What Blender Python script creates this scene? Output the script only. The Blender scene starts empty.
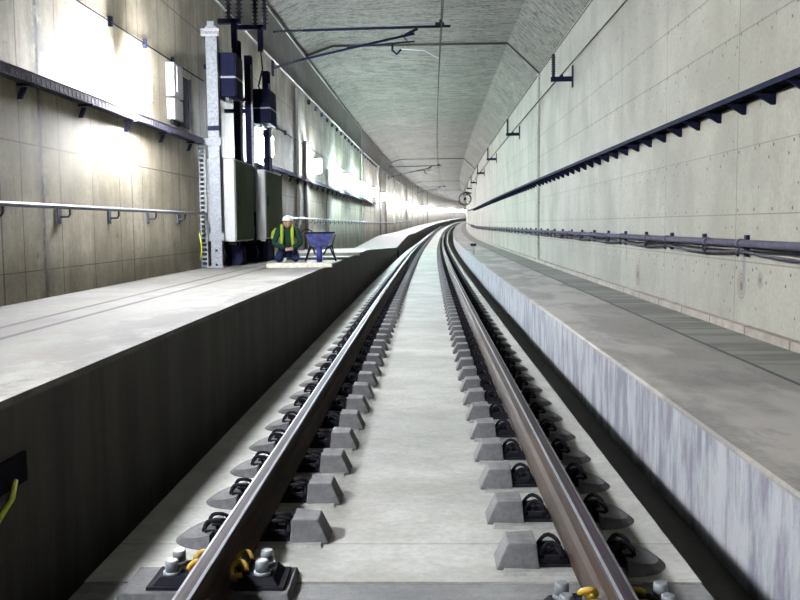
import bpy, bmesh, math, random
from mathutils import Vector, Matrix
random.seed(7)
PI = math.pi
sc = bpy.context.scene
C = sc.collection

# ------------------------------------------------------------------ track frame: u right, s along, v up (rail top = 0)
RAD = 3400.0
def off(s): return s*s/(2*RAD) if s > 0 else 0.0
def rise(s):
    t = max(0.0, s-70.0)
    return .0125*t*t/(t+30.0)
def P(u, s, v): return Vector((u+off(s), s, v+rise(s)))
def heading(s): return -max(0.0, s)/RAD

# ------------------------------------------------------------------ materials
class NT:
    def __init__(self, name):
        m = bpy.data.materials.new(name); m.use_nodes = True
        self.m = m; self.t = m.node_tree; self.n = self.t.nodes
        self.b = self.n['Principled BSDF']
        self.co = self.n.new('ShaderNodeTexCoord').outputs['Object']
    def link(self, a, b): self.t.links.new(a, b)
    def put(self, sock, v):
        if hasattr(v, 'is_linked') or isinstance(v, bpy.types.NodeSocket): self.link(v, sock)
        else: sock.default_value = v
    def math(self, op, a, b=0.0, c=0.0, clamp=False):
        n = self.n.new('ShaderNodeMath'); n.operation = op; n.use_clamp = clamp
        self.put(n.inputs[0], a); self.put(n.inputs[1], b)
        if op in ('MULTIPLY_ADD', 'SMOOTH_MIN', 'COMPARE'): self.put(n.inputs[2], c)
        return n.outputs[0]
    def scale(self, vec, s):
        n = self.n.new('ShaderNodeMapping'); self.link(vec, n.inputs['Vector']); n.inputs['Scale'].default_value = s
        return n.outputs[0]
    def noise(self, scale=1.0, detail=4.0, rough=.6, vec=None, st=None):
        n = self.n.new('ShaderNodeTexNoise')
        v = vec or self.co
        if st: v = self.scale(v, st)
        self.link(v, n.inputs['Vector'])
        n.inputs['Scale'].default_value = scale; n.inputs['Detail'].default_value = detail
        n.inputs['Roughness'].default_value = rough
        return n.outputs['Fac']
    def ramp(self, fac, lo, hi, a=0.0, b=1.0):
        n = self.n.new('ShaderNodeMapRange'); n.interpolation_type = 'SMOOTHSTEP'
        self.put(n.inputs[0], fac); n.inputs[1].default_value = lo; n.inputs[2].default_value = hi
        n.inputs[3].default_value = a; n.inputs[4].default_value = b
        return n.outputs[0]
    def mix(self, f, a, b, mode='MIX'):
        n = self.n.new('ShaderNodeMix'); n.data_type = 'RGBA'; n.blend_type = mode
        self.put(n.inputs[0], f)
        for k, v in ((6, a), (7, b)):
            if isinstance(v, (tuple, list)): v = tuple(v) + ((1.0,) if len(v) == 3 else ())
            self.put(n.inputs[k], v)
        return n.outputs[2]
    def xyz(self):
        if not hasattr(self, '_x'):
            n = self.n.new('ShaderNodeSeparateXYZ'); self.link(self.co, n.inputs[0]); self._x = n.outputs
        return self._x
    def seam(self, axis, period, offset, w):       # 1 on the line, 0 elsewhere; period 0 = one line
        c = self.xyz()[axis]
        d = self.math('SUBTRACT', c, offset)
        if period:
            d = self.math('DIVIDE', d, period)
            d = self.math('FRACT', self.math('ADD', d, .5))
            d = self.math('MULTIPLY', self.math('SUBTRACT', d, .5), period)
        d = self.math('ABSOLUTE', d)
        return self.math('LESS_THAN', d, w)
    def spot(self, s, v, r, ring=False, stretch=1.0):
        X = self.xyz()
        a = self.math('SUBTRACT', X[1], s); b = self.math('MULTIPLY', self.math('SUBTRACT', X[2], v), 1/stretch)
        d = self.math('SQRT', self.math('ADD', self.math('MULTIPLY', a, a), self.math('MULTIPLY', b, b)))
        return self.ramp(d, 0, r, 1, 0)
    def bump(self, h, strength=.5, dist=.02):
        n = self.n.new('ShaderNodeBump'); n.inputs['Strength'].default_value = strength; n.inputs['Distance'].default_value = dist
        self.link(h, n.inputs['Height']); self.link(n.outputs[0], self.b.inputs['Normal'])
    def out(self, col, rough=.85, metal=0.0):
        if isinstance(col, (tuple, list)): col = tuple(col)+(1.0,)
        self.put(self.b.inputs['Base Color'], col); self.put(self.b.inputs['Roughness'], rough)
        self.b.inputs['Metallic'].default_value = metal
        return self.m

def plain(name, col, rough=.6, metal=0.0, var=.15, scale=8.0):
    t = NT(name)
    f = t.noise(scale, 3)
    c = t.mix(t.ramp(f, .3, .7), tuple(x*(1-var) for x in col), tuple(min(1, x*(1+var)) for x in col))
    dark = max(col) < .1
    t.b.inputs['Specular IOR Level'].default_value = .03 if dark else .2
    return t.out(c, .9 if dark else max(rough, .5), 0 if dark else metal*.3)

KC = .36
def concrete(name, c1, c2, big=.6, fine=18.0, streak=None, bump=.35, seams=(), seamc=(.08, .075, .06), seamf=.75, extra=None, rough=.88, contrast=(.35, .65)):
    t = NT(name)
    f = t.noise(big, 6, .62)
    col = t.mix(t.ramp(f, contrast[0], contrast[1]), c1, c2)
    g = t.noise(fine, 5, .7)
    col = t.mix(.45, col, t.mix(t.ramp(g, .3, .7), (.55, .55, .55), (1.0, 1.0, 1.0)), 'MULTIPLY')
    if streak:
        st = t.noise(1.0, 5, .65, st=streak)
        col = t.mix(.55, col, t.mix(t.ramp(st, .35, .62), (.62, .6, .56), (1, 1, 1)), 'MULTIPLY')
    for a in seams:
        m = t.seam(*a)
        col = t.mix(t.math('MULTIPLY', m, seamf), col, seamc)
    if extra: col = extra(t, col)
    col = t.mix(1.0, col, (KC, KC, KC), 'MULTIPLY')
    h = t.math('ADD', t.math('MULTIPLY', g, .6), f)
    t.bump(h, bump, .012)
    return t.out(col, rough)

# left wall: warm shuttered concrete, panel joints, a leaking joint, peeled patches up high
def left_extra(t, col):
    X = t.xyz()
    wob = t.noise(2.5, 5, .7)
    d = t.math('ABSOLUTE', t.math('ADD', t.math('SUBTRACT', X[1], 9.12), t.math('MULTIPLY', t.math('SUBTRACT', wob, .5), .16)))
    col = t.mix(t.math('MULTIPLY', t.ramp(d, .01, .06, 1, 0), t.ramp(t.noise(6, 4, .7), .32, .5)), col, (.02, .02, .015))
    col = t.mix(t.math('MULTIPLY', t.ramp(d, .0, .30, .8, 0), t.ramp(t.noise(4, 4, .7), .42, .6)), col, (.2, .2, .17))
    # peeled paint patches high up near the mouth
    m = t.math('MULTIPLY', t.ramp(X[1], 9.3, 9.0), t.ramp(X[2], 3.15, 3.4))
    p = t.ramp(t.noise(1.7, 6, .62, st=(1, 1.6, .7)), .47, .52)
    col = t.mix(t.math('MULTIPLY', m, p), col, (.16, .16, .15))
    for (s, v, r, k) in ((8.95, .95, .1, .8), (12.1, .95, .05, .7), (13.85, 1.0, .09, .7), (11.0, 1.05, .06, .6), (11.3, 1.15, .05, .6)):
        q = t.math('MULTIPLY', t.spot(s, v, r), t.ramp(t.noise(14, 4, .7), .4, .6))
        col = t.mix(t.math('MULTIPLY', q, k), col, (.03, .025, .02))
    col = t.mix(t.math('MULTIPLY', t.ramp(t.noise(1, 6, .72, st=(1, 5.5, .35)), .50, .64), .4), col, (.36, .29, .17))
    col = t.mix(t.math('MULTIPLY', t.ramp(t.noise(1.4, 6, .7), .52, .66), .4), col, (.34, .31, .24))
    pits = t.noise(24, 2, .4)
    col = t.mix(t.ramp(pits, .745, .77), col, (.05, .05, .04))
    # patchy browner tint towards the foot
    foot = t.math('MULTIPLY', t.ramp(X[2], 1.3, .55), t.ramp(t.noise(1.2, 4), .25, .6))
    col = t.mix(t.math('MULTIPLY', foot, .35), col, (.2, .155, .08))
    return col
M = {}
M['wall_left'] = concrete('concrete_warm_shuttered', (.46, .405, .285), (.80, .74, .575), .8, 22, streak=(1, 3.2, .35), bump=.3,
    seams=((1, .93, 9.12+.46, .009), (1, 3.72, 8.2, .016), (2, 0, 2.08, .008), (2, 0, 4.6, .008), (2, 0, .83, .005)), seamc=(.05, .042, .03), seamf=.75, extra=left_extra)

def right_extra(t, col):
    X = t.xyz()
    # tie holes: small dark pits on a grid beside each joint
    def fr(axis, per, o):
        d = t.math('FRACT', t.math('ADD', t.math('DIVIDE', t.math('SUBTRACT', X[axis], o), per), .5))
        return t.math('ABSOLUTE', t.math('MULTIPLY', t.math('SUBTRACT', d, .5), per))
    def holes(ps, os, pv, ov, r, k):
        global_col = None
        a = fr(1, ps, os); b = fr(2, pv, ov)
        d = t.math('SQRT', t.math('ADD', t.math('MULTIPLY', a, a), t.math('MULTIPLY', b, b)))
        return t.math('MULTIPLY', t.ramp(d, r*.75, r, 1, 0), k)
    gate = t.ramp(t.noise(1.9, 2, .4), .36, .44)
    for args in ((.52, .1, .66, .06, .022, .9), (.52, .22, 1.32, .6, .020, .9), (3.13, 10.69, .33, .2, .018, .8), (1.04, .5, .44, .3, .018, .8)):
        col = t.mix(t.math('MULTIPLY', holes(*args), gate), col, (.05, .05, .04))
    for (s, v, r) in ((10.32, .52, .2), (9.75, .62, .11), (15.4, .36, .24), (11.95, .93, .1), (11.6, .88, .12)):
        sp = t.spot(s, v, r, stretch=1.15)
        rings = t.ramp(t.math('SINE', t.math('MULTIPLY', sp, 22.0)), -.3, .8, .25, .8)
        col = t.mix(t.math('MULTIPLY', t.math('MULTIPLY', t.ramp(sp, .0, .35), rings), .85), col, (.15, .105, .08))
        col = t.mix(t.math('MULTIPLY', t.ramp(sp, .7, 1.0), .7), col, (.06, .045, .04))
    # dark runs under two clips of the pipe
    for s in (10.25, 16.3, 22.5):
        w = t.math('ABSOLUTE', t.math('SUBTRACT', X[1], s))
        f = t.math('MULTIPLY', t.ramp(w, .0, .09, 1, 0), t.math('MULTIPLY', t.ramp(X[2], .45, .75), t.ramp(X[2], 1.0, .98)))
        col = t.mix(t.math('MULTIPLY', f, .6), col, (.10, .12, .14))
    return col
M['wall_right'] = concrete('concrete_pale_panel', (.40, .385, .325), (.49, .47, .395), .45, 20, streak=(1, .8, .6), bump=.12,
    seams=((1, 3.13, 10.55, .012), (2, 0, .80, .008), (2, 0, 1.33, .007), (2, 0, 2.08, .005), (2, 0, 3.38, .009), (2, 0, 4.04, .009)), seamc=(.12, .12, .1), seamf=.65, extra=right_extra)

def ceil_mat():
    t = NT('ceiling_rough_concrete')
    f = t.noise(.35, 5, .6)
    col = t.mix(t.ramp(f, .35, .65), (.23, .222, .18), (.33, .32, .27))
    a = t.noise(2.4, 7, .72, st=(.6, 1.7, 1))
    b = t.noise(4.5, 4, .6, st=(.5, 2.6, 1))
    c = t.noise(1.3, 5, .65, st=(.8, 1.0, 1))
    holes = t.ramp(b, .53, .59)
    col = t.mix(t.math('MULTIPLY', t.ramp(a, .52, .60), .85), col, (.06, .056, .045))
    col = t.mix(t.math('MULTIPLY', holes, .9), col, (.03, .048, .04))
    col = t.mix(t.math('MULTIPLY', t.ramp(t.noise(9, 4, .7), .5, .62), .5), col, (.50, .50, .45))
    col = t.mix(t.math('MULTIPLY', t.seam(1, 25.4, 29.4, .06), .85), col, (.04, .04, .035))
    col = t.mix(t.math('MULTIPLY', t.seam(1, 25.4, 42.1, .06), .6), col, (.04, .04, .035))
    col = t.mix(t.math('MULTIPLY', t.seam(1, 2.54, 29.4, .012), .18), col, (.04, .04, .035))
    col = t.mix(1.0, col, (.235, .232, .22), 'MULTIPLY')
    t.bump(t.math('ADD', t.math('MULTIPLY', a, 1.0), t.math('MULTIPLY', holes, -.5)), .9, .035)
    return t.out(col, .95)
M['ceiling'] = ceil_mat()

M['slab'] = concrete('track_slab_concrete', (.50, .515, .49), (.64, .65, .62), .9, 26, streak=(1.6, 2.4, 1), bump=.5, seams=((1, 5.08, 4.0, .008), (1, 0, 28.0, .05)), seamf=.35)
M['slab_near'] = concrete('track_slab_concrete_worn', (.19, .20, .215), (.33, .345, .36), 2.5, 30, streak=(1.2, 9, 1), bump=.8)
M['block'] = concrete('sleeper_block_concrete', (.085, .09, .10), (.17, .175, .19), 5, 40, bump=.5)
M['plinth'] = concrete('plinth_grout', (.34, .35, .34), (.44, .44, .42), 5, 40, bump=.5)
M['trough'] = concrete('trough_dark_concrete', (.07, .07, .05), (.11, .11, .085), 1.0, 20, bump=.3)  # tunnel floor in the gaps, much darker tone than the slab

def walk_left_extra(t, col):
    X = t.xyz()
    for u in (-2.75, -3.06):
        w = t.math('ABSOLUTE', t.math('SUBTRACT', t.math('SUBTRACT', X[0], u), t.math('MULTIPLY', t.math('MULTIPLY', X[1], X[1]), 1/6800.)))
        col = t.mix(t.math('MULTIPLY', t.math('LESS_THAN', w, .030), t.ramp(X[1], 27, 26)), col, (.015, .014, .012))
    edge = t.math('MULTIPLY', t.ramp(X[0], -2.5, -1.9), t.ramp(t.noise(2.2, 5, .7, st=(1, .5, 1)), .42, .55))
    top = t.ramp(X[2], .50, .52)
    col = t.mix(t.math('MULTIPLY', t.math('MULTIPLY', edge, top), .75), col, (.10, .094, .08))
    q = t.math('MULTIPLY', t.math('LESS_THAN', X[0], -3.06), t.math('MULTIPLY', t.seam(1, 1.1, 6.1, .009), top))
    col = t.mix(t.math('MULTIPLY', q, .7), col, (.05, .045, .04))
    col = t.mix(t.math('MULTIPLY', t.math('MULTIPLY', t.ramp(t.noise(1.1, 6, .7, st=(1.4, .8, 1)), .5, .64), top), .5), col, (.14, .135, .12))
    face = t.math('SUBTRACT', 1.0, top)  # side below the top: its shade is put into the darker colour
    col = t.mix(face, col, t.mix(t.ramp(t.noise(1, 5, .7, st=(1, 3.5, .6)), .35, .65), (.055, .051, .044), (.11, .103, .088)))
    return col
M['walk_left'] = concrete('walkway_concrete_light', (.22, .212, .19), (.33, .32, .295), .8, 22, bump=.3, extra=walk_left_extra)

def walk_right_extra(t, col):
    X = t.xyz()
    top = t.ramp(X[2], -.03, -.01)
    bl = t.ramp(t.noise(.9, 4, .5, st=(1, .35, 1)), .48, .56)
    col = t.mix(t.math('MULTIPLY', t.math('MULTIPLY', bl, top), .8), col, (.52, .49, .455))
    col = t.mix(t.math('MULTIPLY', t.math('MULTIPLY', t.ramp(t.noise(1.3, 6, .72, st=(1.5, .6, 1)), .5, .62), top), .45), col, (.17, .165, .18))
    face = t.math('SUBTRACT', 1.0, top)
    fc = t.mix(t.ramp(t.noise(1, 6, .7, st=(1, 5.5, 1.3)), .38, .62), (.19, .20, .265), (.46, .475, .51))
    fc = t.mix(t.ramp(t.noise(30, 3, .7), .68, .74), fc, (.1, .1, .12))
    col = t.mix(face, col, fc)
    return col
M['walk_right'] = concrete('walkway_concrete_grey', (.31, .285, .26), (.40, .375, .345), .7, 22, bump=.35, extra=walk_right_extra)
def cover_extra(t, col):
    f = t.noise(1, 3, .5, st=(.2, 2.1, 1))
    col = t.mix(t.math('MULTIPLY', t.ramp(f, .45, .6), .5), col, (.40, .40, .34))
    X = t.xyz(); w = t.math('SUBTRACT', X[0], t.math('MULTIPLY', t.math('MULTIPLY', X[1], X[1]), 1/6800.))
    return t.mix(t.math('LESS_THAN', w, 2.862), col, (.03, .03, .03))
M['cover'] = concrete('duct_cover_concrete', (.15, .15, .13), (.215, .21, .18), 1.4, 24, bump=.4, seams=((1, .62, 5.0, .012), (1, 2.48, 5.0, .025)), seamf=.75, extra=cover_extra)
M['footing'] = concrete('wall_footing_concrete', (.36, .30, .25), (.52, .45, .39), 2.0, 26, bump=.4, seams=((1, 1.24, 5.0, .02),))
M['joint'] = plain('joint_grey', (.26, .26, .22), .8)

def rail_side():
    t = NT('rail_rusty_side')
    f = t.noise(6, 5, .65, st=(1, .25, 1)); t.b.inputs['Specular IOR Level'].default_value = .15
    return t.out(t.mix(t.ramp(f, .35, .65), (.012, .007, .005), (.026, .014, .009)), .75, .0)
M['rail_side'] = rail_side()
def rail_top():
    t = NT('rail_polished_head')
    X = t.noise(3, 3, .6, st=(60, .3, 1))
    t.b.inputs['Specular IOR Level'].default_value = .02
    return t.out(t.mix(t.ramp(X, .35, .65), (.016, .013, .016), (.030, .025, .030)), .6, .0)
M['rail_top'] = rail_top()
M['rail_edge'] = plain('rail_running_edge', (.09, .09, .10), .5, .9)
M['black'] = plain('black_cast_iron', (.008, .008, .011), .38, .5)
M['black_rubber'] = plain('black_rubber', (.014, .014, .016), .7)
M['cable_black'] = plain('cable_black', (.006, .006, .009), .7)
M['cable_grey'] = plain('cable_grey', (.045, .045, .055), .5)
M['galv'] = plain('galvanised_steel', (.12, .13, .148), .5, .3, .25, 30)
M['tray'] = plain('tray_steel', (.055, .055, .075), .4, .7, .2, 30)
M['pipe'] = plain('pipe_steel_lilac_grey', (.045, .044, .062), .45, .4)
M['pipe_left'] = plain('handrail_steel', (.14, .15, .18), .4, .5)
M['white'] = plain('white_enamel', (.20, .20, .21), .5, 0, .03)
M['offwhite'] = plain('cabinet_light_grey', (.22, .225, .235), .5, 0, .04)
M['cab_door'] = plain('cabinet_door_reflection_tint', (.065, .078, .055), .4, .1, .12, 2)  # yellow-green reflection on the doors put into their base colour
M['navy'] = plain('navy_painted_steel', (.006, .007, .018), .55, .0)
M['navy_l'] = plain('navy_plate', (.014, .015, .032), .5, .0)
M['bolt'] = plain('zinc_bolt', (.10, .11, .12), .35, .7)
M['yellow'] = plain('yellow_paint', (.19, .12, .012), .5)
M['yellow_cable'] = plain('yellow_green_cable', (.45, .48, .05), .5)
M['pale_line'] = plain('pale_conduit', (.34, .33, .30), .5)
M['brown_pilaster'] = concrete('pilaster_concrete', (.28, .27, .24), (.38, .36, .32), 1.5, 20, bump=.3)
M['porcelain'] = plain('brown_insulator', (.018, .016, .022), .25)
M['wire'] = plain('copper_wire_dull', (.010, .011, .010), .7, .0)
M['wood'] = plain('grey_plank', (.26, .25, .21), .8, 0, .2, 20)
M['darkwood'] = plain('dark_board', (.09, .085, .08), .7)
M['blue'] = plain('blue_painted_steel', (.02, .025, .12), .4, .2)
M['blue_tray'] = plain('scuffed_blue_barrow_tray', (.05, .06, .17), .4, .2, .4, 12)
M['skin'] = plain('skin', (.26, .15, .11), .55, 0, .06)
M['jacket'] = plain('dark_green_jacket', (.012, .03, .022), .8)
M['hivis'] = plain('hi_vis_yellow', (.20, .28, .02), .6)
M['trousers'] = plain('navy_trousers', (.015, .018, .05), .85)
M['ink'] = plain('black_ink', (.02, .02, .03), .5)
M['helmet'] = plain('white_helmet', (.42, .45, .39), .35, 0, .03)
M['fan'] = plain('fan_dark_steel', (.012, .012, .015), .4, .4)
M['fan_l'] = plain('fan_pale_steel', (.12, .125, .12), .4, .3)

def lampmat(name, col, st):
    m = bpy.data.materials.new(name); m.use_nodes = True
    b = m.node_tree.nodes['Principled BSDF']
    b.inputs['Base Color'].default_value = (.8, .8, .8, 1)
    b.inputs['Emission Color'].default_value = col+(1,); b.inputs['Emission Strength'].default_value = st
    return m
LAMP = 2000.0
FRONT = {}
M['lamp_white'] = lampmat('lamp_lens_lit_white', (.97, .98, 1.0), LAMP)
M['lamp_far'] = lampmat('lamp_lens_lit_far', (.95, .97, 1.0), LAMP*1.0)
M['lamp_cool'] = lampmat('lamp_lens_lit_cool', (.84, .92, 1.0), LAMP)
M['lamp_green'] = lampmat('lamp_lens_lit_green', (.76, 1.0, .97), LAMP*1.3)

for k_, c_ in (('lamp_lens_lit_white', (.97, .98, 1.0)), ('lamp_lens_lit_far', (.97, .98, 1.0)), ('lamp_lens_lit_cool', (.84, .92, 1.0)), ('lamp_lens_lit_green', (.76, 1.0, .97))): FRONT[k_] = lampmat(k_+'_front', c_, LAMP*2.8)

# ------------------------------------------------------------------ mesh helpers
def box(bm, a, b, rot=None):
    (x0, y0, z0), (x1, y1, z1) = a, b
    vs = [bm.verts.new(p) for p in ((x0,y0,z0),(x1,y0,z0),(x1,y1,z0),(x0,y1,z0),(x0,y0,z1),(x1,y0,z1),(x1,y1,z1),(x0,y1,z1))]
    for f in ((0,3,2,1),(4,5,6,7),(0,1,5,4),(1,2,6,5),(2,3,7,6),(3,0,4,7)): bm.faces.new([vs[i] for i in f])
    if rot is not None:
        for v in vs: v.co = rot @ v.co
    return vs
def hexa(bm, lo, hi):        # lo, hi: four corners each, same winding
    vs = [bm.verts.new(p) for p in list(lo)+list(hi)]
    for f in ((0,3,2,1),(4,5,6,7),(0,1,5,4),(1,2,6,5),(2,3,7,6),(3,0,4,7)): bm.faces.new([vs[i] for i in f])
def tube(bm, pts, r, n=8, caps=True):
    pts = [Vector(p) for p in pts]; rings = []
    up0 = None
    for i, p in enumerate(pts):
        d = (pts[min(i+1, len(pts)-1)] - pts[max(i-1, 0)]).normalized()
        a = up0 if up0 is not None else (Vector((0,0,1)) if abs(d.z) < .9 else Vector((1,0,0)))
        x = d.cross(a)
        if x.length < 1e-4: x = d.cross(Vector((1,0,0)))
        x.normalize(); y = x.cross(d).normalized(); up0 = y
        rr = r[i] if isinstance(r, (list, tuple)) else r
        rings.append([bm.verts.new(p + x*math.cos(2*PI*k/n)*rr + y*math.sin(2*PI*k/n)*rr) for k in range(n)])
    for A, B in zip(rings, rings[1:]):
        for k in range(n): f = bm.faces.new((A[k], A[(k+1)%n], B[(k+1)%n], B[k])); f.smooth = True
    if caps: bm.faces.new(rings[0][::-1]); bm.faces.new(rings[-1])
def loft(bm, prof, ss, fn=P, closed=True, mi=None):
    rows = [[bm.verts.new(fn(u, s, v)) for (u, v) in (prof(s) if callable(prof) else prof)] for s in ss]
    n = len(rows[0])
    for A, B in zip(rows, rows[1:]):
        for k in range(n if closed else n-1):
            f = bm.faces.new((A[k], A[(k+1)%n], B[(k+1)%n], B[k]))
            if mi: f.material_index = mi[k]
    if closed:
        for R in (rows[0][::-1], rows[-1]): bm.faces.new(R)
def obj(name, bm, mat=None, parent=None, mats=None, bevel=0, smooth=False):
    me = bpy.data.meshes.new(name)
    bmesh.ops.recalc_face_normals(bm, faces=bm.faces[:])
    bm.to_mesh(me); bm.free()
    for m in (mats or [mat]): me.materials.append(m)
    o = bpy.data.objects.new(name, me); C.objects.link(o)
    if smooth:
        for p in me.polygons: p.use_smooth = True
    if parent: o.parent = parent
    if bevel:
        md = o.modifiers.new('bevel', 'BEVEL'); md.width = bevel; md.segments = 2; md.limit_method = 'ANGLE'
    return o
def B(): return bmesh.new()
def tag(o, label=None, cat=None, group=None, kind=None):
    if label: o['label'] = label
    if cat: o['category'] = cat
    if group: o['group'] = group
    if kind: o['kind'] = kind
    return o
def thing(name, label, cat, loc=(0,0,0), rz=0, group=None):
    o = bpy.data.objects.new(name, None); C.objects.link(o); o.empty_display_size = .1
    o.location = loc; o.rotation_euler = (0, 0, rz)
    return tag(o, label, cat, group)
def dup(root, loc, rz, label, group=None):
    r = root.copy(); C.objects.link(r); r.location = loc; r.rotation_euler = (0, 0, rz); r['label'] = label
    if group: r['group'] = group
    for ch in list(root.children):
        c = ch.copy(); C.objects.link(c); c.parent = r
        for g in list(ch.children):
            d = g.copy(); C.objects.link(d); d.parent = c
    return r
def rng(a, b, st):
    n = max(1, int(round((b-a)/st)))
    return [a+(b-a)*i/n for i in range(n+1)]
def slist(a, b):
    out = [s for s in rng(-10, 60, 1.0)+rng(60, 440, 4.0)[1:] if a < s < b]
    return [a]+out+[b]
S0, S1 = -9.0, 436.0

# ------------------------------------------------------------------ the shell
def struct(name, bm, mat, label=None, cat=None, **k):
    o = obj(name, bm, mat, **k); tag(o, label, cat, kind='structure'); return o
WL, WR = -3.9, 3.58
bm = B(); loft(bm, [(WL-.3, -1.1), (WL, -1.1), (WL, 6.73), (WL-.3, 6.73)], slist(S0, S1))
struct('wall_left', bm, M['wall_left'], 'stained warm concrete wall carrying the lit lamps', 'wall')
bm = B(); loft(bm, [(WR+.3, -1.1), (WR, -1.1), (WR, 6.07), (WR+.3, 6.07)], slist(S0, S1))
struct('wall_right', bm, M['wall_right'], 'pale panelled concrete wall dotted with tie holes', 'wall')
def ceilprof(s):
    d = -.06 if s > 29.42 and int((s-29.42)/25.4) % 2 == 0 else 0
    return [(WL-.3, 6.73+d), (WL, 6.73+d), (-3.03, 7.03+d), (2.56, 7.03+d), (WR, 6.07+d), (WR+.3, 6.07+d), (WR+.3, 7.5), (WL-.3, 7.5)]
bm = B(); ss = slist(S0, S1)+[29.41+25.4*i_ for i_ in range(8)]+[29.43+25.4*i_ for i_ in range(8)]; ss.sort()
loft(bm, ceilprof, ss)
struct('ceiling', bm, M['ceiling'], 'rough pitted concrete tunnel ceiling with sloped corners', 'ceiling')
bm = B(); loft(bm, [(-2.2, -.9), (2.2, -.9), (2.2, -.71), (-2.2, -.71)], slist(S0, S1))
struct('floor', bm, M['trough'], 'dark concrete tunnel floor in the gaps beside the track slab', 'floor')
bm = B(); loft(bm, [(-1.415, -.71), (1.105, -.71), (1.105, -.2), (-1.415, -.2)], slist(3.56, S1))
struct('track_slab', bm, M['slab'], 'pale concrete slab carrying both rails', 'slab')
bm = B(); loft(bm, [(-1.415, -.71), (1.105, -.71), (1.105, -.205), (-1.415, -.205)], slist(S0, 3.55))
struct('track_slab_near', bm, M['slab_near'], 'worn blue-grey concrete slab across the bottom of the track', 'slab')
def vl(s):
    if s < 26 or s > 64: return .543
    return .543-.443*(s-26)/20 if s < 46 else .1+.443*(s-46)/18
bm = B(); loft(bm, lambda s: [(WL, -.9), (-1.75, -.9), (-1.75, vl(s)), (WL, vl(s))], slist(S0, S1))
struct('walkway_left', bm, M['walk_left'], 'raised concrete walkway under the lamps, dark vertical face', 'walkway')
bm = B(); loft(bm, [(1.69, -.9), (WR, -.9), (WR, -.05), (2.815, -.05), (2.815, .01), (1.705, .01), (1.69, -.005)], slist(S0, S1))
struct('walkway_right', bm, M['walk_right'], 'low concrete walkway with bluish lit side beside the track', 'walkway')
bm = B(); loft(bm, [(2.825, -.05), (3.50, -.05), (3.50, .008), (2.825, .008)], slist(S0, S1))
struct('duct_cover_strip', bm, M['cover'], 'darker jointed duct cover slabs along the foot of the pale wall', 'duct cover')
bm = B(); loft(bm, [(3.50, -.05), (WR, -.05), (WR, .10), (3.50, .095)], slist(S0, S1))
struct('baseboard_right', bm, M['footing'], 'low pinkish concrete footing of the pale wall', 'footing')
# end of the bore, far round the bend
k = 1
def strip_l(s, w, v0, v1, d, mat):
    global k
    bm = B(); loft(bm, [(WL, v0), (WL+d, v0), (WL+d, v1), (WL, v1)], [s, s+w]); struct('trim_%d' % k, bm, mat); k += 1
def strip_r(s, w, v0, v1, d, mat):
    global k
    bm = B(); loft(bm, [(WR, v0), (WR-d, v0), (WR-d, v1), (WR, v1)], [s, s+w]); struct('trim_%d' % k, bm, mat); k += 1
strip_r(29.35, .28, .1, 6.05, .03, M['wall_right']); strip_r(29.62, .06, .1, 6.05, .05, M['joint'])
strip_r(54.9, .12, .1, 6.05, .03, M['joint']); strip_r(80.3, .15, .1, 6.05, .03, M['joint']); strip_r(105.6, .15, .1, 6.05, .03, M['joint'])
for s, w, v1, d in ((26.9, .5, 5.3, .07), (28.4, .25, 3.9, .1), (34.5, .25, 3.4, .06), (50.5, .5, 6.6, .08), (65.2, .9, 6.0, .12), (72, .5, 5.4, .1), (84, .6, 6.0, .12), (95, .8, 6.6, .12), (108, .8, 6.6, .12), (122, .8, 6.6, .12), (138, .9, 6.6, .12), (155, .9, 6.6, .12), (172, .9, 6.6, .12)):
    strip_l(s, w, vl(s)-.02, v1, d, M['brown_pilaster'])
# underside beam band high on the left wall
bm = B(); loft(bm, [(WL, 5.42), (WL+.05, 5.42), (WL+.05, 6.5), (WL, 6.5)], slist(16.5, 120))
struct('trim_%d' % k, bm, M['brown_pilaster']); k += 1

# ------------------------------------------------------------------ rails
RL, RR = -.835, .672
half = [(.075, -.172), (.075, -.160), (.030, -.146), (.009, -.132), (.0083, -.060), (.018, -.048), (.035, -.042), (.0362, -.012), (.031, -.003), (.020, 0.0)]
prof = half + [(-x, z) for x, z in half[::-1]]
mi = []
n = len(prof)
for i in range(n):
    a, b = prof[i], prof[(i+1) % n]
    mi.append(2 if {round(a[1], 3), round(b[1], 3)} == {-.003, 0.0} else (1 if min(a[1], b[1]) > -.013 else 0))
rss = rng(-8.0, 100, 1.0)+rng(100, 360, 4.0)[1:]
for ru, lab in ((RL, 'steel rail nearest the raised walkway, dark with a thin bright edge'), (RR, 'steel rail nearest the low walkway, rust brown side and polished top')):
    bm = B(); loft(bm, [(x+ru, z) for x, z in prof], rss, mi=mi)
    tag(obj('rail', bm, mats=[M['rail_side'], M['rail_top'], M['rail_edge']]), lab, 'rail', 'running rails')

# ------------------------------------------------------------------ rail fasteners on their concrete blocks (local: +x towards the other rail, z=0 slab top)
def concrete_bm(simple=False, part=None):
    bm = B()
    # gauge-side block, tapered
    if part != 'hump': hexa(bm, [(.205,-.105,0),(.385,-.09,0),(.385,.09,0),(.205,.105,0)], [(.215,-.09,.115),(.335,-.075,.11),(.335,.075,.11),(.215,.09,.115)])
    if part == 'block': return bm
    # field-side half-round hump sloping up to the rail
    N = 6 if simple else 14
    bot, top = [], []
    for i in range(N+1):
        a = PI/2 + PI*i/N
        bot.append((-.15+.19*math.cos(a), .165*math.sin(a), 0))
        top.append((-.15+.165*math.cos(a)*.96, .145*math.sin(a), .022+.04*(1-abs(math.cos(a)))))
    vb = [bm.verts.new(p) for p in bot]; vt = [bm.verts.new(p) for p in top]
    for i in range(N): bm.faces.new((vb[i], vb[i+1], vt[i+1], vt[i]))
    bm.faces.new((vb[N], vb[0], vt[0], vt[N])); bm.faces.new(vt); bm.faces.new(vb[::-1])
    return bm
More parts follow.
